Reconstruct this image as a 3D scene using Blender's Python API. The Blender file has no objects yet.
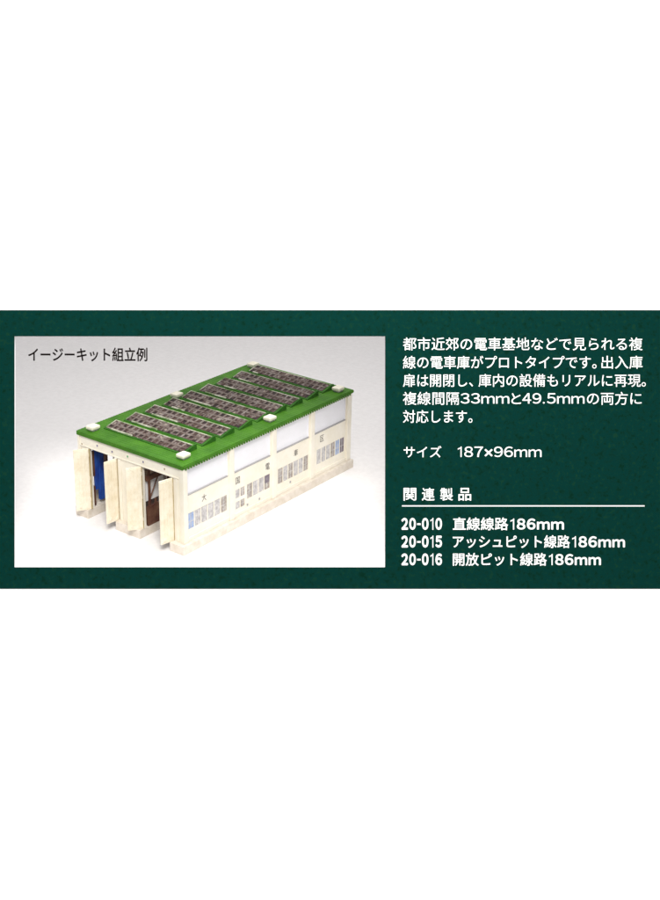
import bpy, bmesh, math, random
from mathutils import Vector, Matrix

random.seed(7)
MM = 0.001
S = bpy.context.scene
COL = S.collection

# ------------------------------------------------------------------ helpers
class MB:
    """collects shapes (in millimetres) and links them as one mesh object"""
    def __init__(self): self.bm = bmesh.new()
    def box(self, x0, x1, y0, y1, z0, z1, bev=0.0):
        r = bmesh.ops.create_cube(self.bm, size=1.0)
        vs = r['verts']
        for v in vs:
            v.co = Vector(((x0+x1)/2+v.co.x*(x1-x0), (y0+y1)/2+v.co.y*(y1-y0), (z0+z1)/2+v.co.z*(z1-z0)))
        if bev:
            es = list({e for v in vs for e in v.link_edges})
            bmesh.ops.bevel(self.bm, geom=es, offset=bev, segments=2, affect='EDGES', profile=0.6)
        return self
    def poly(self, pts):
        self.bm.faces.new([self.bm.verts.new(p) for p in pts]); return self
    def prism(self, ring, axis, a, b):
        """ring of 2-D points extruded along axis from a to b"""
        def mk(t, p):
            if axis == 'x': return (t, p[0], p[1])
            if axis == 'y': return (p[0], t, p[1])
            return (p[0], p[1], t)
        A = [self.bm.verts.new(mk(a, p)) for p in ring]; B = [self.bm.verts.new(mk(b, p)) for p in ring]
        n = len(ring)
        self.bm.faces.new(A[::-1]); self.bm.faces.new(B)
        for i in range(n): self.bm.faces.new((A[i], A[(i+1) % n], B[(i+1) % n], B[i]))
        return self
    def bar(self, p, q, w):
        p = Vector(p); q = Vector(q); d = q-p
        r = bmesh.ops.create_cone(self.bm, cap_ends=True, segments=8, radius1=w/2, radius2=w/2, depth=d.length)
        M = Matrix.Translation((p+q)/2) @ d.to_track_quat('Z', 'Y').to_matrix().to_4x4()
        bmesh.ops.transform(self.bm, matrix=M, verts=r['verts']); return self
    def build(self, name, mat, parent=None, smooth=False):
        bmesh.ops.recalc_face_normals(self.bm, faces=self.bm.faces)
        me = bpy.data.meshes.new(name); 
        for v in self.bm.verts: v.co *= MM
        self.bm.to_mesh(me); self.bm.free()
        me.materials.append(mat)
        if smooth:
            for f in me.polygons: f.use_smooth = True
        o = bpy.data.objects.new(name, me); COL.objects.link(o)
        if parent: o.parent = parent
        return o

def empty(name, label, cat):
    o = bpy.data.objects.new(name, None); COL.objects.link(o); o.empty_display_size = 0.01
    o['label'] = label; o['category'] = cat
    return o

# ------------------------------------------------------------------ materials
def mat(name, col, rough=0.6, spec=0.3, var=None, vscale=40.0, vdetail=3, bump=0.0, bscale=300.0, alpha_noise=None, contrast=(0.35, 0.65), sss=0.0):
    m = bpy.data.materials.new(name); m.use_nodes = True
    nt = m.node_tree; b = nt.nodes['Principled BSDF']
    b.inputs['Base Color'].default_value = (*col, 1)
    b.inputs['Roughness'].default_value = rough
    b.inputs['Specular IOR Level'].default_value = spec
    src = nt.nodes.new('ShaderNodeNewGeometry').outputs['Position']
    if var is not None:
        n = nt.nodes.new('ShaderNodeTexNoise'); n.inputs['Scale'].default_value = vscale; n.inputs['Detail'].default_value = vdetail
        n.inputs['Roughness'].default_value = 0.65
        nt.links.new(src, n.inputs['Vector'])
        r = nt.nodes.new('ShaderNodeValToRGB')
        cols = [col]+list(var) if isinstance(var[0], tuple) else [col, var]
        el = r.color_ramp.elements
        lo, hi = contrast
        el[0].position = lo; el[0].color = (*cols[0], 1)
        el[1].position = hi; el[1].color = (*cols[-1], 1)
        for i, c in enumerate(cols[1:-1]):
            e = el.new(lo+(hi-lo)*(i+1)/(len(cols)-1)); e.color = (*c, 1)
        nt.links.new(n.outputs['Fac'], r.inputs['Fac'])
        nt.links.new(r.outputs['Color'], b.inputs['Base Color'])
    if bump:
        n2 = nt.nodes.new('ShaderNodeTexNoise'); n2.inputs['Scale'].default_value = bscale; n2.inputs['Detail'].default_value = 4
        nt.links.new(src, n2.inputs['Vector'])
        bp = nt.nodes.new('ShaderNodeBump'); bp.inputs['Strength'].default_value = bump; bp.inputs['Distance'].default_value = 0.0005
        nt.links.new(n2.outputs['Fac'], bp.inputs['Height']); nt.links.new(bp.outputs['Normal'], b.inputs['Normal'])
    if sss:
        b.inputs['Subsurface Weight'].default_value = sss
        b.inputs['Subsurface Radius'].default_value = (0.003, 0.0022, 0.0012)
    return m

M = {}
M['cream'] = mat('cream_plastic', (0.85, 0.80, 0.70), 0.55, 0.3, (0.79, 0.735, 0.61), 90, 5, 0.12, 900)
M['door'] = mat('door_plastic', (0.85, 0.78, 0.64), 0.6, 0.25, (0.70, 0.60, 0.42), 150, 7, 0.7, 900, contrast=(0.38, 0.8))
M['lilac'] = mat('frosted_glazing', (0.82, 0.815, 0.85), 0.35, 0.4, (0.78, 0.775, 0.80), 60, 3)
M['grey_line'] = mat('shadow_line_and_vent_grey', (0.36, 0.35, 0.35), 0.6)
M['base'] = mat('concrete_plastic', (0.74, 0.68, 0.61), 0.8, 0.15, (0.62, 0.55, 0.46), 160, 6, 0.4, 900)
M['green'] = mat('green_roof_plastic', (0.036, 0.135, 0.007), 0.55, 0.15, (0.062, 0.195, 0.012), 70, 5, 0.15, 700)
M['green_dark'] = mat('green_roof_frame', (0.018, 0.09, 0.008), 0.55, 0.15, (0.038, 0.14, 0.012), 90, 5, 0.15, 700)
M['vent'] = mat('vent_plastic', (0.84, 0.80, 0.66), 0.5, 0.3, (0.72, 0.68, 0.55), 200, 4)
M['glaze'] = mat('skylight_glass', (0.018, 0.010, 0.010), 0.35, 0.25, [(0.035, 0.022, 0.020), (0.10, 0.055, 0.042), (0.12, 0.105, 0.105), (0.34, 0.27, 0.22)], 210, 3, 0.3, 600, contrast=(0.38, 0.66))
M['glaze_frame'] = mat('skylight_glazing_bar', (0.235, 0.20, 0.185), 0.5, 0.3, [(0.15, 0.115, 0.10), (0.07, 0.042, 0.035)], 170, 4)
M['pale'] = mat('pale_frame', (0.55, 0.52, 0.44), 0.5, 0.3, (0.14, 0.20, 0.08), 110, 5, contrast=(0.42, 0.6))
M['ochre'] = mat('ochre_guide', (0.50, 0.40, 0.20), 0.6, 0.2, (0.38, 0.28, 0.13), 200, 4)
M['pane'] = mat('pane_grey', (0.36, 0.34, 0.34), 0.3, 0.5, [(0.50, 0.48, 0.48), (0.62, 0.60, 0.58)], 420, 4)
M['pane_brown'] = mat('pane_brown', (0.24, 0.20, 0.17), 0.3, 0.5, [(0.34, 0.30, 0.27), (0.50, 0.46, 0.42)], 420, 4)
M['pane_blue'] = mat('pane_blue', (0.22, 0.31, 0.52), 0.3, 0.5, (0.42, 0.50, 0.68), 300, 3)
M['pane_dark'] = mat('pane_dark', (0.13, 0.10, 0.13), 0.3, 0.5, (0.22, 0.19, 0.22), 300, 3)
M['mark'] = mat('sign_grey', (0.09, 0.085, 0.085), 0.7)
M['brown'] = mat('deck_brown', (0.30, 0.20, 0.12), 0.75, 0.2, (0.19, 0.11, 0.07), 120, 5, 0.3, 800)
M['maroon'] = mat('steel_maroon', (0.085, 0.028, 0.020), 0.6, 0.3, (0.17, 0.085, 0.05), 140, 5)
M['blue'] = mat('blue_plastic', (0.008, 0.03, 0.22), 0.4, 0.4, (0.018, 0.08, 0.38), 80, 3)
M['green_mark'] = mat('marker_green', (0.05, 0.35, 0.12), 0.6)
M['blue_mark'] = mat('marker_blue', (0.16, 0.14, 0.28), 0.6)
M['brown_mark'] = mat('marker_brown', (0.38, 0.29, 0.2), 0.6)
M['floor'] = mat('grey_paper_sweep', (0.90, 0.875, 0.87), 0.9, 0.05, (0.85, 0.825, 0.82), 260, 7, contrast=(0.38, 0.62))
M['white'] = mat('white_paper', (0.93, 0.93, 0.93), 0.9, 0.05)
M['card'] = mat('printed_green_card', (0.0022, 0.021, 0.0125), 0.95, 0.0, [(0.003, 0.028, 0.0215), (0.0018, 0.028, 0.024), (0.0055, 0.034, 0.020)], 330, 8, contrast=(0.36, 0.64))
M['card_edge'] = mat('card_edge_dark', (0.004, 0.02, 0.016), 0.85, 0.05)
M['ink_white'] = mat('white_ink', (0.9, 0.9, 0.88), 0.85, 0.05)
M['ink_black'] = mat('black_ink', (0.008, 0.005, 0.005), 0.9, 0.0)

def glass_mat():
    m = bpy.data.materials.new('clear_film'); m.use_nodes = True
    nt = m.node_tree; nt.nodes.clear()
    out = nt.nodes.new('ShaderNodeOutputMaterial'); mix = nt.nodes.new('ShaderNodeMixShader')
    t = nt.nodes.new('ShaderNodeBsdfTransparent'); g = nt.nodes.new('ShaderNodeBsdfGlossy')
    g.inputs['Roughness'].default_value = 0.1
    mix.inputs['Fac'].default_value = 0.006
    nt.links.new(t.outputs[0], mix.inputs[1]); nt.links.new(g.outputs[0], mix.inputs[2]); nt.links.new(mix.outputs[0], out.inputs[0])
    return m
M['film'] = glass_mat()

# ------------------------------------------------------------------ camera
RT = Vector((0.80182566, 0.59720741, 0.02046739))
DN = Vector((0.2456106, -0.29815138, -0.92237801))
FW = Vector((-0.5447486, 0.74461336, -0.3857459))
CP = Vector((619.66715466, -552.25668662, 390.55719322))
F = 1300.0
cam = bpy.data.cameras.new('camera'); co = bpy.data.objects.new('camera', cam); COL.objects.link(co)
cam.sensor_fit = 'VERTICAL'; cam.sensor_height = 36.0; cam.lens = 36.0*F/900.0
cam.clip_start = 0.01; cam.clip_end = 100
mw = Matrix((RT, -DN, -FW)).transposed().to_4x4(); mw.translation = CP*MM
co.matrix_world = mw
S.camera = co

# ------------------------------------------------------------------ the engine shed (base 100 x 187 mm)
shed = empty('train_shed', 'cream model train shed with green sawtooth skylight roof and open front doors', 'model train shed')
W, L, H = 99.8, 187.0, 61.1
ZW0, ZW1 = 5.6, 58.6           # wall foot and wall top

# foundation: three kerbs that leave the two track bays open
m = MB()
m.box(0, 12.0, -0.8, L+0.6, -0.8, 5.6, 0.35); m.box(38.5, 61.2, -0.8, L+0.6, -0.8, 5.6, 0.35); m.box(88.2, W+0.8, -0.8, L+0.6, -0.8, 5.6, 0.35)
m.build('foundation', M['base'], shed)

XL, XR, YF, YB = 1.9, 96.9, 3.4, 186.4
# front wall: piers and lintel
m = MB()
for a, b in ((XL+1.2, 12.0), (38.5, 61.2), (88.2, XR+0.9)):
    m.box(a, b, YF, YF+2.2, ZW0, 50.6)
m.box(XL+1.2, XR+0.9, YF, YF+2.2, 50.6, ZW1)
m.build('front_wall', M['cream'], shed)
# slim pilaster strips on front face
for a, b in ((XL+0.2, XL+2.6), (39.6, 42.2), (57.6, 60.0), (91.4, 93.4)):
    MB().box(a, b, YF-0.7, YF-0.02, ZW0, 50.2, 0.2).build('pilaster', M['cream'], shed)
MB().box(XL+1.4, XR-3.0, YF-0.6, YF-0.02, 50.6, 51.5, 0.15).build('lintel_rail', M['cream'], shed)

# right side wall, four bays
PIL = [(2.6, 6.6), (48.2, 52.6), (93.2, 97.6), (137.0, 141.4), (181.6, 186.4)]
BAYS = [(PIL[i][1], PIL[i+1][0]) for i in range(4)]
for a, b in PIL:
    MB().box(XR-1.5, XR+1.6, a, b, ZW0, ZW1, 0.35).build('pilaster', M['cream'], shed)
m = MB()
for a, b in BAYS:
    m.box(XR-1.5, XR, a, b, 25.4, 38.4)       # band with the sign characters
    m.box(XR-1.5, XR, a, b, ZW0, 10.8)
    m.box(XR-1.5, XR, a, b, 57.2, ZW1)
m.box(XR-1.5, XR, BAYS[0][0], BAYS[0][0]+1, 10.8, 25.4); m.box(XR-1.5, XR, BAYS[0][1]-1.6, BAYS[0][1], 10.8, 25.4)
m.box(XR-1.5, XR, BAYS[1][0], BAYS[1][0]+2.6, 10.8, 25.4); m.box(XR-1.5, XR, BAYS[1][1]-1, BAYS[1][1], 10.8, 25.4)
m.box(XR-1.5, XR, BAYS[2][0], BAYS[2][0]+3.4, 10.8, 25.4); m.box(XR-1.5, XR, BAYS[2][1]-0.8, BAYS[2][1], 10.8, 25.4)
m.box(XR-1.5, XR, BAYS[3][0], BAYS[3][0]+4.6, 10.8, 25.4); m.box(XR-1.5, XR, BAYS[3][1]-1.4, BAYS[3][1], 10.8, 25.4)
for i, (a, b) in enumerate(BAYS):
    lo = (1, 2.6, 3.4, 4.6)[i]; hi = (1.6, 1, .8, 1.4)[i]
    if i == 1:
        m.box(XR-1.5, XR, a+14.6, b-hi, 10.8, 14.6)
    else:
        m.box(XR-1.5, XR, a+lo, b-hi, 10.8, 13.8)
m.build('side_wall', M['cream'], shed)
for a, b in BAYS:
    MB().box(XR-0.2, XR+0.7, a+0.02, b-0.02, ZW0, 8.4, 0.25).build('plinth', M['cream'], shed)
# upper frosted windows
for a, b in BAYS:
    w = MB()
    w.box(XR-1.3, XR+0.15, a+0.05, a+0.8, 39.0, 56.6); w.box(XR-1.3, XR+0.15, b-1.1, b-0.05, 39.0, 56.6)
    w.box(XR-1.3, XR+0.15, a+0.05, b-0.05, 56.6, 57.15)
    f = w.build('upper_window', M['cream'], shed)
    MB().box(XR-1.4, XR-0.7, a+0.8, b-1.1, 39.1, 56.6).build('pane', M['lilac'], f)
    MB().box(XR-1.3, XR+0.25, a+0.4, b-0.9, 38.42, 39.05).build('sill_shadow_line', M['grey_line'], f)  # shadow line at the foot of the recess, built as a dark grey strip
    MB().box(XR-0.69, XR+0.05, b-1.5, b-1.12, 39.3, 56.4).build('edge_strip', M['lilac'], f)

# strip windows
def strip_window(a, b, z0, z1, n, mats, tops=None):
    fr = MB(); step = (b-a)/n; x0, x1 = XR-0.85, XR-0.12
    for k in range(n+1):
        wd = 0.34 if 0 < k < n else 0.2
        c = a+k*step
        fr.box(x0, x1, max(a, c-wd), min(b, c+wd), z0, z1)
    f = fr.build('window', M['cream'], shed)
    g = MB()
    for k in range(n):
        MB().box(x0-0.3, x0+0.45, a+k*step+0.15, a+(k+1)*step-0.15, z0, z1).build('pane', M[mats[k]], f)
        c = a+(k+.5)*step
        g.box(x0+0.45, x0+0.6, c-0.2, c+0.2, z0, z1)
    g.box(x0+0.45, x0+0.55, a+0.4, b-0.4, z0+(z1-z0)*0.42, z0+(z1-z0)*0.42+0.4)
    g.build('glazing_bar', M['pane'], f)
    return f
a, b = BAYS[0]; strip_window(a+1, b-1.6, 13.8, 25.4, 6, ['pane_blue', 'pane', 'pane', 'pane', 'pane', 'pane_brown'])
a, b = BAYS[1]
strip_window(a+14.6, b-1, 14.6, 25.4, 4, ['pane_brown', 'pane', 'pane', 'pane_brown'])
MB().box(XR-0.45, XR-0.08, b-6.4, b-1.5, 19.4, 25.3).build('dark_shutter', M['pane_dark'], shed)
strip_window(a+2.6, a+12.6, 18.8, 25.4, 2, ['pane', 'pane_brown'])
strip_window(a+2.6, a+12.6, 10.8, 16.4, 2, ['pane', 'pane_brown'])
m = MB(); m.box(XR-1.5, XR, a+2.6, a+12.6, 16.4, 18.8); m.box(XR-1.5, XR, a+12.6, a+14.6, 10.8, 25.4); m.build('side_wall', M['cream'], shed)
a, b = BAYS[2]; strip_window(a+3.4, b-0.8, 13.8, 25.4, 6, ['pane_brown', 'pane', 'pane_brown', 'pane', 'pane', 'pane_brown'])
a, b = BAYS[3]; strip_window(a+4.6, b-1.4, 13.8, 25.4, 6, ['pane', 'pane', 'pane', 'pane_brown', 'pane_blue', 'pane_dark'])
# little vents under the windows
for y, z in ((67.5, 10.4), (80.5, 10.2), (115.0, 11.0)):
    MB().box(XR+0.02, XR+0.35, y-0.7, y+0.7, z-0.8, z+0.8, 0.1).build('wall_vent', M['grey_line'], shed)

# left wall with window openings, back wall with openings
m = MB()
for a, b in PIL: m.box(XL, XL+1.6, a, b, ZW0, ZW1)
for a, b in BAYS:
    m.box(XL, XL+1.4, a, b, ZW0, 13); m.box(XL, XL+1.4, a, b, 36, 39.5); m.box(XL, XL+1.4, a, b, 56.5, ZW1)
m.build('left_wall', M['cream'], shed)
for a, b in BAYS:
    w = MB()
    for k in range(7):
        c = a+(b-a)*k/6; w.box(XL+.3, XL+1.1, max(a, c-.4), min(b, c+.4), 13, 36)
    w.build('window', M['cream'], shed)
m = MB()
for a, b in ((XL+1.6, 12.0), (38.5, 61.2), (88.2, XR-1.5)): m.box(a, b, YB-2, YB, ZW0, 50.6)
m.box(XL+1.6, XR-1.5, YB-2, YB, 50.6, ZW1)
m.build('back_wall', M['cream'], shed)

# ---- writing on the side wall (flat characters facing +x)
FW_MAP = {ord(c): ord(c)+0xFEE0 for c in '0123456789m.-'}
def text_mesh(body, size=1.0, bold=0.0, wide=True):
    c = bpy.data.curves.new('t', 'FONT'); c.body = body.translate(FW_MAP) if wide else body; c.size = size; c.resolution_u = 6
    o = bpy.data.objects.new('t', c); COL.objects.link(o)
    bpy.context.view_layer.update()
    me = bpy.data.meshes.new_from_object(o.evaluated_get(bpy.context.evaluated_depsgraph_get()))
    bpy.data.objects.remove(o); bpy.data.curves.remove(c)
    if bold:      # heavier weight: the same outline laid down again a hair to each side
        bm = bmesh.new()
        for i, (dx, dy) in enumerate(((0, 0), (1, 0), (-1, 0), (0, 1), (0, -1), (.7, .7), (-.7, .7), (.7, -.7), (-.7, -.7))):
            vs0 = len(bm.verts); bm.from_mesh(me); bm.verts.ensure_lookup_table()
            for v in bm.verts[vs0:]: v.co += Vector((dx*bold, dy*bold, i*0.004))
        bm.to_mesh(me); bm.free()
    return me
def bounds(me):
    xs = [v.co.x for v in me.vertices]; ys = [v.co.y for v in me.vertices]
    return min(xs), max(xs), min(ys), max(ys)
for ch, y, z in (('大', 23.6, 31.6), ('国', 57.6, 32.0), ('電', 89.4, 31.6), ('車', 121.2, 31.6), ('区', 152.0, 33.0)):
    me = text_mesh(ch, 1.0, 0.0); x0, x1, y0, y1 = bounds(me); s = 5.0/(y1-y0); s2 = 4.4/(x1-x0)
    yy = y
    for v in me.vertices:
        v.co = Vector((v.co.z*MM, (v.co.x-(x0+x1)/2)*s2*MM, (v.co.y-(y0+y1)/2)*s*MM))
    me.materials.append(M['mark']); me.name = 'wall_character'
    o = bpy.data.objects.new('wall_character', me); COL.objects.link(o); o.parent = shed
    o.location = ((XR+0.12)*MM, yy*MM, z*MM)
    o['label'] = 'grey character %s on the side wall' % ch

# ---- markers on the lintel
for x, z, k in ((5.6, 51.9, 'brown_mark'), (20.5, 54.6, 'blue_mark'), (34.5, 54.0, 'blue_mark'), (48.8, 54.4, 'green_mark'), (63.0, 54.4, 'blue_mark'), (82.0, 54.6, 'brown_mark')):
    g = MB(); g.box(x-0.9, x+0.9, YF-0.3, YF-0.02, z-1.1, z+1.1, 0.1)
    o = g.build('marker_plate', M['cream'], shed)
    g = MB(); g.box(x-0.55, x+0.45, YF-0.5, YF-0.31, z-0.6, z+0.6, 0.15)
    g.build('number_mark', M[k], o)

# ---- doors: four leaves swung outwards
def door(hx, direction, hinge_side):
    d = Vector((direction[0], direction[1], 0)).normalized()
    ang = math.atan2(d.y, d.x)
    g = MB(); w = 10.3; t = 0.9
    g.box(0, w, -t/2, t/2, 0, 45.0, 0.2)
    for k in range(4):   # shallow boards on both faces
        g.box(0.5+k*(w-1)/4+0.2, 0.5+(k+1)*(w-1)/4-0.2, -t/2-0.22, t/2+0.22, 1.0, 44.0, 0.12)
    o = g.build('door', M['door'], shed)
    o.location = (hx*MM, (YF-0.8)*MM, 5.6*MM); o.rotation_euler = (0, 0, ang)
    h = MB()
    for z in (6, 22, 39): h.bar((0, -0.2, z), (0, -0.2, z+2.4), 1.0)
    h.build('hinge', M['door'], o)
    r = MB(); r.box(w*0.62, w*0.8, -t/2-0.7, -t/2-0.2, 2.2, 4.6, 0.2); r.box(w*0.62, w*0.8, t/2+0.2, t/2+0.7, 2.2, 4.6, 0.2)
    r.build('door_stop', M['door'], o)
    return o
door(12.0, (-5.0, -8.6), 0)
door(38.5, (-1.0, -10.0), 1)
door(61.2, (-5.8, -8.1), 0)
door(88.8, (-2.2, -10.2), 1)

for x in (12.3, 38.2, 60.9, 88.6):
    MB().box(x-0.45, x+0.45, YF-0.75, YF-0.72+0.7, ZW0+0.1, 50.0, 0.1).build('door_guide', M['ochre'], shed)

# ---- roof
RX0, RX1, RY0, RY1 = 1.6, 98.6, 2.8, 187.6
m = MB()
# corrugated sheet: profile along y, extruded along x
n = 72; pitch = (RY1-RY0-4.0)/n
ring = [(RY0, ZW1)]
ring.append((RY0, H-0.1)); ring.append((RY0+2.0, H))
for k in range(n):
    y = RY0+2.0+k*pitch
    ring += [(y+pitch*0.2, H-0.01), (y+pitch*0.35, H-0.14), (y+pitch*0.75, H-0.14), (y+pitch*0.9, H-0.02)]
ring += [(RY1-2.0, H), (RY1, H-0.1), (RY1, ZW1)]
m.prism(ring, 'x', RX0, RX1-0.02)
roof = m.build('roof', M['green'], shed)
m = MB()
for k in range(n):
    y = RY0+2.0+(k+0.05)*pitch
    m.box(RX1, RX1+0.6, y-pitch*0.27, y+pitch*0.27, ZW1-0.9, H-0.35, 0.2)
m.build('eave_teeth', M['green'], roof)
m = MB(); m.box(RX1, RX1+0.5, RY0, RY1, ZW1+0.6, H-0.5); m.box(RX0, RX1, RY0-0.6, RY0-0.02, ZW1-0.4, H-0.15, 0.15)
m.build('fascia', M['green'], roof)
MB().box(XL+1.7, XR-1.6, YF+2.3, YB-2.1, ZW1-1.6, ZW1-0.05).build('ceiling', M['maroon'], roof)

# ---- nine sawtooth skylights
def skylight():
    X0, X1 = 13.2, 85.2; D, h = 11.4, 2.9
    body = MB()
    body.prism([(0, -0.4), (0, 0.35), (D, h), (D+0.7, h-0.1), (D+1.5, -0.4)], 'x', X0, X1)
    o = body.build('skylight', M['green_dark'], shed)
    sl = (h-0.35)/D
    def sheet(a, b, c, d, dz0, dz1):
        q = MB(); z = lambda y: 0.35+sl*y
        q.prism([(c, z(c)+dz0), (d, z(d)+dz0), (d, z(d)+dz1), (c, z(c)+dz1)], 'x', a, b); return q
    gl = sheet(X0+1.6, X1-1.4, 1.3, D-0.9, 0.02, 0.16); gl.build('glazing', M['glaze'], o)
    z = lambda y: 0.35+sl*y
    br = MB()
    for k in range(1, 15):
        x = X0+1.6+(X1-X0-3.0)*k/15
        br.prism([(1.3, z(1.3)+.17), (D-.9, z(D-.9)+.17), (D-.9, z(D-.9)+.5), (1.3, z(1.3)+.5)], 'x', x-0.75, x+0.75)
    ym = 1.3+(D-2.2)*0.5
    br.prism([(ym-.8, z(ym-.8)+.18), (ym+.8, z(ym+.8)+.18), (ym+.8, z(ym+.8)+.56), (ym-.8, z(ym-.8)+.56)], 'x', X0+1.6, X1-1.4)
    br.build('glazing_bar', M['glaze_frame'], o)
    tr = MB()
    tr.prism([(D-.9, z(D-.9)+.02), (D-.35, z(D-.35)+.02), (D-.35, z(D-.35)+.6), (D-.9, z(D-.9)+.6)], 'x', X0+0.9, X1-0.8)
    tr.prism([(1.3, z(1.3)+.02), (D-.9, z(D-.9)+.02), (D-.9, z(D-.9)+.55), (1.3, z(1.3)+.55)], 'x', X0+0.9, X0+1.5)
    tr.build('top_rail', M['pale'], o)
    cap = MB()
    cap.prism([(-0.6, -0.4), (-0.6, 0.5), (D, h+0.85), (D+1.5, h+0.6), (D+1.8, -0.4)], 'x', X1, X1+0.9)
    cap.build('end_gable', M['green_dark'], o)
    return o
def copy_tree(o, parent):
    c = o.copy(); COL.objects.link(c); c.parent = parent
    for ch in list(o.children):
        copy_tree(ch, c)
    return c
first = skylight(); kids = list(first.children)
strip_spans = [(19, 39), (20, 44), (21, 45), (22, 34), (19, 42), (20, 40), (22, 33), (20, 30), (18, 23)]
for k in range(9):
    if k == 0: o = first
    else:
        o = first.copy(); COL.objects.link(o); o.parent = shed
        for ch in kids:
            c = ch.copy(); COL.objects.link(c); c.parent = o
    o.location = (0, (16.4+18.85*k)*MM, H*MM)
for k, o in enumerate([x for x in shed.children if x.name.split('.')[0] == 'skylight']):
    kk = round((o.location.y/MM-16.4)/18.85); a, b = strip_spans[kk]
    q = MB(); sl = (2.9-.35)/11.4
    q.prism([(0.7, .35+sl*.7+.02), (1.7, .35+sl*1.7+.02), (1.7, .35+sl*1.7+.62), (0.7, .35+sl*.7+.6)], 'x', a, b)
    q.build('pale_strip', M['pale'], o)  # narrow pale strip along part of the lower glazing edge

# ---- six roof ventilators
def vent():
    g = MB(); g.box(-3.3, 3.3, -3.8, 3.8, 0.9, 3.3, 0.85)
    o = g.build('roof_vent', M['vent'], shed, smooth=False)
    g = MB(); g.box(-2.4, 2.4, -2.7, 2.7, -0.4, 0.9); g.build('vent_base', M['grey_line'], o)
    return o
v0 = vent(); vb = v0.children[0]
for k, (x, y) in enumerate(((9.6, 10.2), (89.4, 13.0), (9.6, 92.6), (90.6, 99.6), (9.0, 179.4), (91.6, 178.0))):
    if k == 0: o = v0
    else:
        o = v0.copy(); COL.objects.link(o); o.parent = shed
        c = vb.copy(); COL.objects.link(c); c.parent = o
    o.location = (x*MM, y*MM, H*MM)

# ---- interior: decks, posts, beams, blue panel
m = MB(); m.box(41, 59, 7, 178, 5.7, 13.5, 0.2); m.build('inspection_deck', M['maroon'], shed)
m = MB(); m.box(60.0, 61.2, 7.5, 178, 5.7, 20.0); 
for k in range(28): m.box(60.1, 61.1, 9+k*6, 10.2+k*6, 20.0, 23.5)
m.build('deck_skirt', M['maroon'], shed)
m = MB()
for k in range(10):
    y = 10+k*18
    m.box(59.4, 60.6, y, y+1.4, 20, 56); m.bar((60, y+0.7, 24), (60, y+9, 38), 0.9); m.bar((60, y+0.7, 50), (60, y+9, 40), 0.9)
m.box(59.2, 60.8, 8, 178, 38.0, 41.5)
m.build('steel_frame', M['maroon'], shed)
for y in (9, 30, 51):
    MB().box(57.2, 58.4, y, y+17, 22.5, 37.5).build('bright_patch_board', M['white'], shed)  # white boards added for the bright patches seen through the steel frame
m = MB()
for k in range(12):
    y = 12+k*14.5
    m.box(XL+1.8, XR-1.7, y, y+2, 51, 56.5)
m.build('roof_truss', M['maroon'], shed)
m = MB(); m.box(3.6, 10.4, 19.5, 180, 5.7, 11.0, 0.2); m.build('side_deck', M['brown'], shed)
m = MB(); m.box(8.2, 10.6, 7.2, 9.0, 28, 46); m.box(8.2, 10.2, 7.6, 9.0, 5.7, 20); m.box(8.0, 11.4, 18.6, 20.6, 26, 50); m.build('deck_post', M['maroon'], shed)
m = MB(); m.box(8.6, 10.6, 9.3, 12.6, 17.0, 56, 0.2); m.box(8.8, 11.2, 12.7, 16.9, 8.5, 56, 0.25)
o = m.build('blue_panel', M['blue'], shed)

# ------------------------------------------------------------------ setting: paper sweep the model stands on
D0 = 820.0                      # distance of the printed board's front face
def floor_pt(u, dep):           # point of the table plane z=0 lying in the plane 'dep' in front of the lens
    # solve along the line where both planes meet
    a = CP + FW*dep
    # direction in the board plane with z = 0 : combination of RT and DN
    # a + RT*s + DN*t, z=0
    t = -(a.z + RT.z*u + 0.8)/DN.z
    return a + RT*u + DN*t
m = MB()
near = [floor_pt(-520, D0+3.3), floor_pt(620, D0+3.3)]
hd = Vector((FW.x, FW.y, 0)).normalized()
prof = [(0, 0)]
for k in range(1, 9): prof.append((k*80, 0))
for k in range(1, 13):
    a = math.radians(k*6.5); prof.append((640+260*math.sin(a), 260*(1-math.cos(a))))
prof.append((640+260*math.sin(math.radians(78))+90, 260*(1-math.cos(math.radians(78)))+420*0.8))
rows = []
for d, z in prof:
    rows.append([m.bm.verts.new(near[0]*(1-s)+near[1]*s+hd*d+Vector((0, 0, z))) for s in [i/10 for i in range(11)]])
for r0, r1 in zip(rows, rows[1:]):
    for i in range(10): m.bm.faces.new((r0[i], r0[i+1], r1[i+1], r1[i]))
fl = m.build('floor', M['floor'], None, smooth=True); fl['kind'] = 'structure'

# ------------------------------------------------------------------ printed board with a window, leaning in front of the table
PX = D0/F                        # one photo pixel on the board, in mm
FR = Matrix((RT, -DN, -FW)).transposed().to_4x4()
FR.translation = (CP+FW*D0)*MM
def framed(mb, x0, x1, y0, y1, hx0, hx1, hy0, hy1, z0, z1):
    """rectangle (board millimetres, origin at its centre) with a rectangular hole"""
    bm = mb.bm
    def ring(X0, X1, Y0, Y1, z): return [bm.verts.new((X, Y, z)) for X, Y in ((X0, Y0), (X1, Y0), (X1, Y1), (X0, Y1))]
    o1, i1, o0, i0 = ring(x0, x1, y0, y1, z1), ring(hx0, hx1, hy0, hy1, z1), ring(x0, x1, y0, y1, z0), ring(hx0, hx1, hy0, hy1, z0)
    for k in range(4):
        j = (k+1) % 4
        bm.faces.new((o1[k], o1[j], i1[j], i1[k])); bm.faces.new((o0[k], i0[k], i0[j], o0[j]))
        bm.faces.new((o1[k], o0[k], o0[j], o1[j])); bm.faces.new((i1[k], i1[j], i0[j], i0[k]))
def bx(px): return (px-330)*PX
def by(py): return (450-py)*PX
WX0, WX1, WY0, WY1 = bx(14.4), bx(385.1), by(567.2), by(336.3)
m = MB(); framed(m, bx(-240), bx(900), by(1160), by(-260), WX0, WX1, WY0, WY1, -2.6, -0.45)
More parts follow.
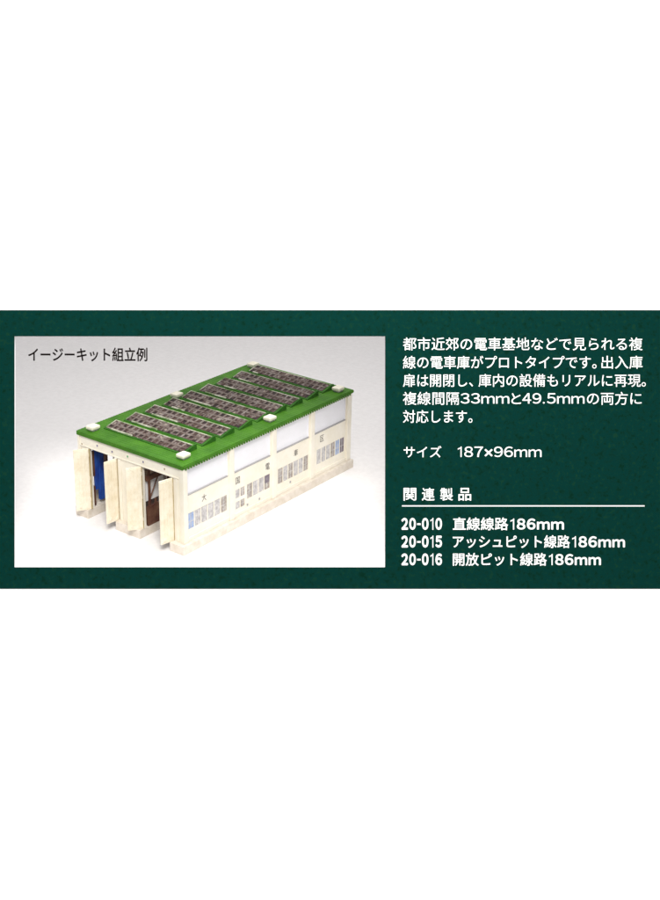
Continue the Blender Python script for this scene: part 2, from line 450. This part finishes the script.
bd = m.build('white_backing', M['white'], None); bd.matrix_world = FR; bd['kind'] = 'structure'

card = empty('printed_card', 'dark green printed card with white Japanese text beside a picture window', 'printed card')
card.matrix_world = FR
m = MB(); framed(m, bx(-240), bx(900), by(588.8), by(310.1), WX0, WX1, WY0, WY1, -0.40, 0.0)
m.build('green_panel', M['card'], card)
m = MB(); framed(m, WX0-0.35, WX1+0.35, WY0-0.35, WY1+0.35, WX0, WX1, WY0, WY1, 0.004, 0.03)
m.build('window_border', M['card_edge'], card)
m = MB(); m.poly([(WX0-1, WY0-1, -2.8), (WX1+1, WY0-1, -2.8), (WX1+1, WY1+1, -2.8), (WX0-1, WY1+1, -2.8)])
m.build('window_film', M['film'], card)

def line(body, x0, x1, ytop, ybot, name='text_line', ink='ink_white', bold=0.012, z=0.05, wide=True):
    """text fitted to a rectangle given in photo pixels of the printed card"""
    me = text_mesh(body, 1.0, bold, wide); a, b, c, d = bounds(me)
    sx = (bx(x1)-bx(x0))/(b-a); sy = (by(ytop)-by(ybot))/(d-c)
    for v in me.vertices:
        v.co = Vector(((bx(x0)+(v.co.x-a)*sx)*MM, (by(ybot)+(v.co.y-c)*sy)*MM, (z+v.co.z)*MM))
    me.materials.append(M[ink]); me.name = name
    o = bpy.data.objects.new(name, me); COL.objects.link(o); o.parent = card
    o['label'] = ('black' if 'black' in ink else 'white')+' printed text reading '+body
    return o
Bp = 0.004
ADV = {'1': 0.72, 'm': 1.42, '.': 0.42, '-': 0.62, '×': 0.95}
def cells(body, x0, x1, ytop, ybot, name='text_line', bold=0.006, gap=0.14):
    """latin characters set side by side, each filling its own cell"""
    adv = [ADV.get(c, 1.0) for c in body]; u = (x1-x0)/(sum(adv)-gap); x = x0
    out = bmesh.new(); k = 0
    for c, w in zip(body, adv):
        if c == '1':
            t1 = bmesh.new(); q = 0.30+bold
            t1.faces.new([t1.verts.new(p) for p in ((1-q, 0, 0), (1, 0, 0), (1, 1, 0), (1-q*0.8, 1, 0), (1-q, 0.93, 0))])
            t1.faces.new([t1.verts.new(p) for p in ((0, 0.70, .004), (1-q*.5, 0.84, .004), (1-q*0.5, 1, .004), (1-q*0.8, 1, .004), (1-q*1.15, .90, .004), (0, 0.83, .004))])
            me = bpy.data.meshes.new('one'); t1.to_mesh(me); t1.free()
        else:
            me = text_mesh(c, 1.0, bold)
        a, b, e, d = bounds(me)
        cx0, cx1 = x, x+(w-gap)*u; yt, yb = ytop, ybot; hgt = ybot-ytop
        if c == 'm': yt = ytop+hgt*0.27
        if c == '.': yt = ybot-hgt*0.16; cx1 = x+0.2*u; cx0 = x+0.02*u
        if c == '-': yt = ytop+hgt*0.45; yb = ytop+hgt*0.60
        if c == '×': yt = ytop+hgt*0.22; yb = ybot-hgt*0.05
        if c == '1': cx0 = x+0.08*u; cx1 = x+0.46*u
        sx = (bx(cx1)-bx(cx0))/(b-a); sy = (by(yt)-by(yb))/(d-e)
        n0 = len(out.verts); out.from_mesh(me); out.verts.ensure_lookup_table()
        for v in out.verts[n0:]:
            v.co = Vector(((bx(cx0)+(v.co.x-a)*sx)*MM, (by(yb)+(v.co.y-e)*sy)*MM, (0.05+v.co.z)*MM))
        x += w*u
    me = bpy.data.meshes.new(name); out.to_mesh(me); out.free(); me.materials.append(M['ink_white'])
    o = bpy.data.objects.new(name, me); COL.objects.link(o); o.parent = card
    o['label'] = 'white printed text reading '+body
    return o
line('都市近郊の電車基地などで見られる複', 403.0, 642.6, 337.4, 350.4, bold=Bp)
line('線の電車庫がプロトタイプです。', 403.0, 596.5, 355.8, 368.8, bold=Bp)
line('出入庫', 601.5, 642.6, 355.8, 368.8, bold=Bp)
line('扉は開閉し、', 403.0, 473.0, 373.9, 386.9, bold=Bp)
line('庫内の設備もリアルに再現。', 478.5, 645.8, 373.9, 386.9, bold=Bp)
line('複線間隔', 403.0, 459.0, 391.9, 404.9, bold=Bp)
cells('33mm', 460.6, 509.3, 393.2, 403.6)
line('と', 511.4, 521.0, 393.2, 404.0, bold=Bp)
cells('49.5mm', 522.4, 584.5, 393.2, 403.6)
line('の両方に', 587.0, 641.6, 391.9, 404.9, bold=Bp)
line('対応します。', 403.0, 472.4, 410.0, 423.0, bold=Bp)
line('サイズ', 403.6, 441.4, 445.9, 457.4, bold=Bp)
cells('187×96mm', 457.0, 541.6, 446.6, 457.0)
for i, ch in enumerate('関連製品'):
    line(ch, 403.5+i*18.3, 416.3+i*18.3, 487.9, 500.7, name='heading_character', bold=0.014)
m = MB(); m.poly([(bx(402), by(506.5), .05), (bx(644.6), by(506.5), .05), (bx(644.6), by(505.3), .05), (bx(402), by(505.3), .05)])
m.build('rule_line', M['ink_white'], card)
for i, (no, ja, x1, xm) in enumerate((('20-010', '直線線路', 508.2, 564.0), ('20-015', 'アッシュピット線路', 570.0, 625.0), ('20-016', '開放ピット線路', 546.8, 601.0))):
    yt = 517.6+i*17.75
    cells(no, 401.4, 442.0, yt+0.3, yt+12.2, name='product_number', bold=0.045, gap=0.16)
    line(ja, 452.8, x1, yt-0.2, yt+12.7, bold=0.014)
    cells('186mm', x1+1.4, xm, yt+0.9, yt+12.0, bold=0.03)
line('イージーキット組立例', 27.2, 146.8, 347.2, 361.2, name='caption_text', ink='ink_black', bold=0.02, z=-2.70)

# ------------------------------------------------------------------ light
w = bpy.data.worlds.new('World'); S.world = w; w.use_nodes = True
w.node_tree.nodes['Background'].inputs['Color'].default_value = (0.97, 0.98, 1.0, 1)
w.node_tree.nodes['Background'].inputs['Strength'].default_value = 0.46
def area(name, loc, target, sx, sy, power, col=(1, 1, 1)):
    l = bpy.data.lights.new(name, 'AREA'); l.shape = 'RECTANGLE'; l.size = sx*MM; l.size_y = sy*MM; l.energy = power; l.color = col
    o = bpy.data.objects.new(name, l); COL.objects.link(o)
    o.location = Vector(loc)*MM; o.rotation_euler = (Vector(target)-Vector(loc)).to_track_quat('-Z', 'Y').to_euler()
    return o
tgt = CP+FW*D0
# large softbox behind and above the lens
d = (-FW)*math.cos(math.radians(24)) + (-DN)*math.sin(math.radians(24)) + RT*0.06
area('key_softbox', tgt+d.normalized()*3000, tgt, 900, 900, 90, (1.0, 0.985, 0.95))
# overhead softbox above the front of the model
area('overhead_softbox', (110, 90, 380), (60, -10, 0), 400, 280, 1.85, (1.0, 0.99, 0.97))

S.view_settings.view_transform = 'Standard'; S.view_settings.look = 'None'; S.view_settings.exposure = 0; S.view_settings.gamma = 1
S.render.engine = 'CYCLES'
S.cycles.max_bounces = 8; S.cycles.transparent_max_bounces = 8
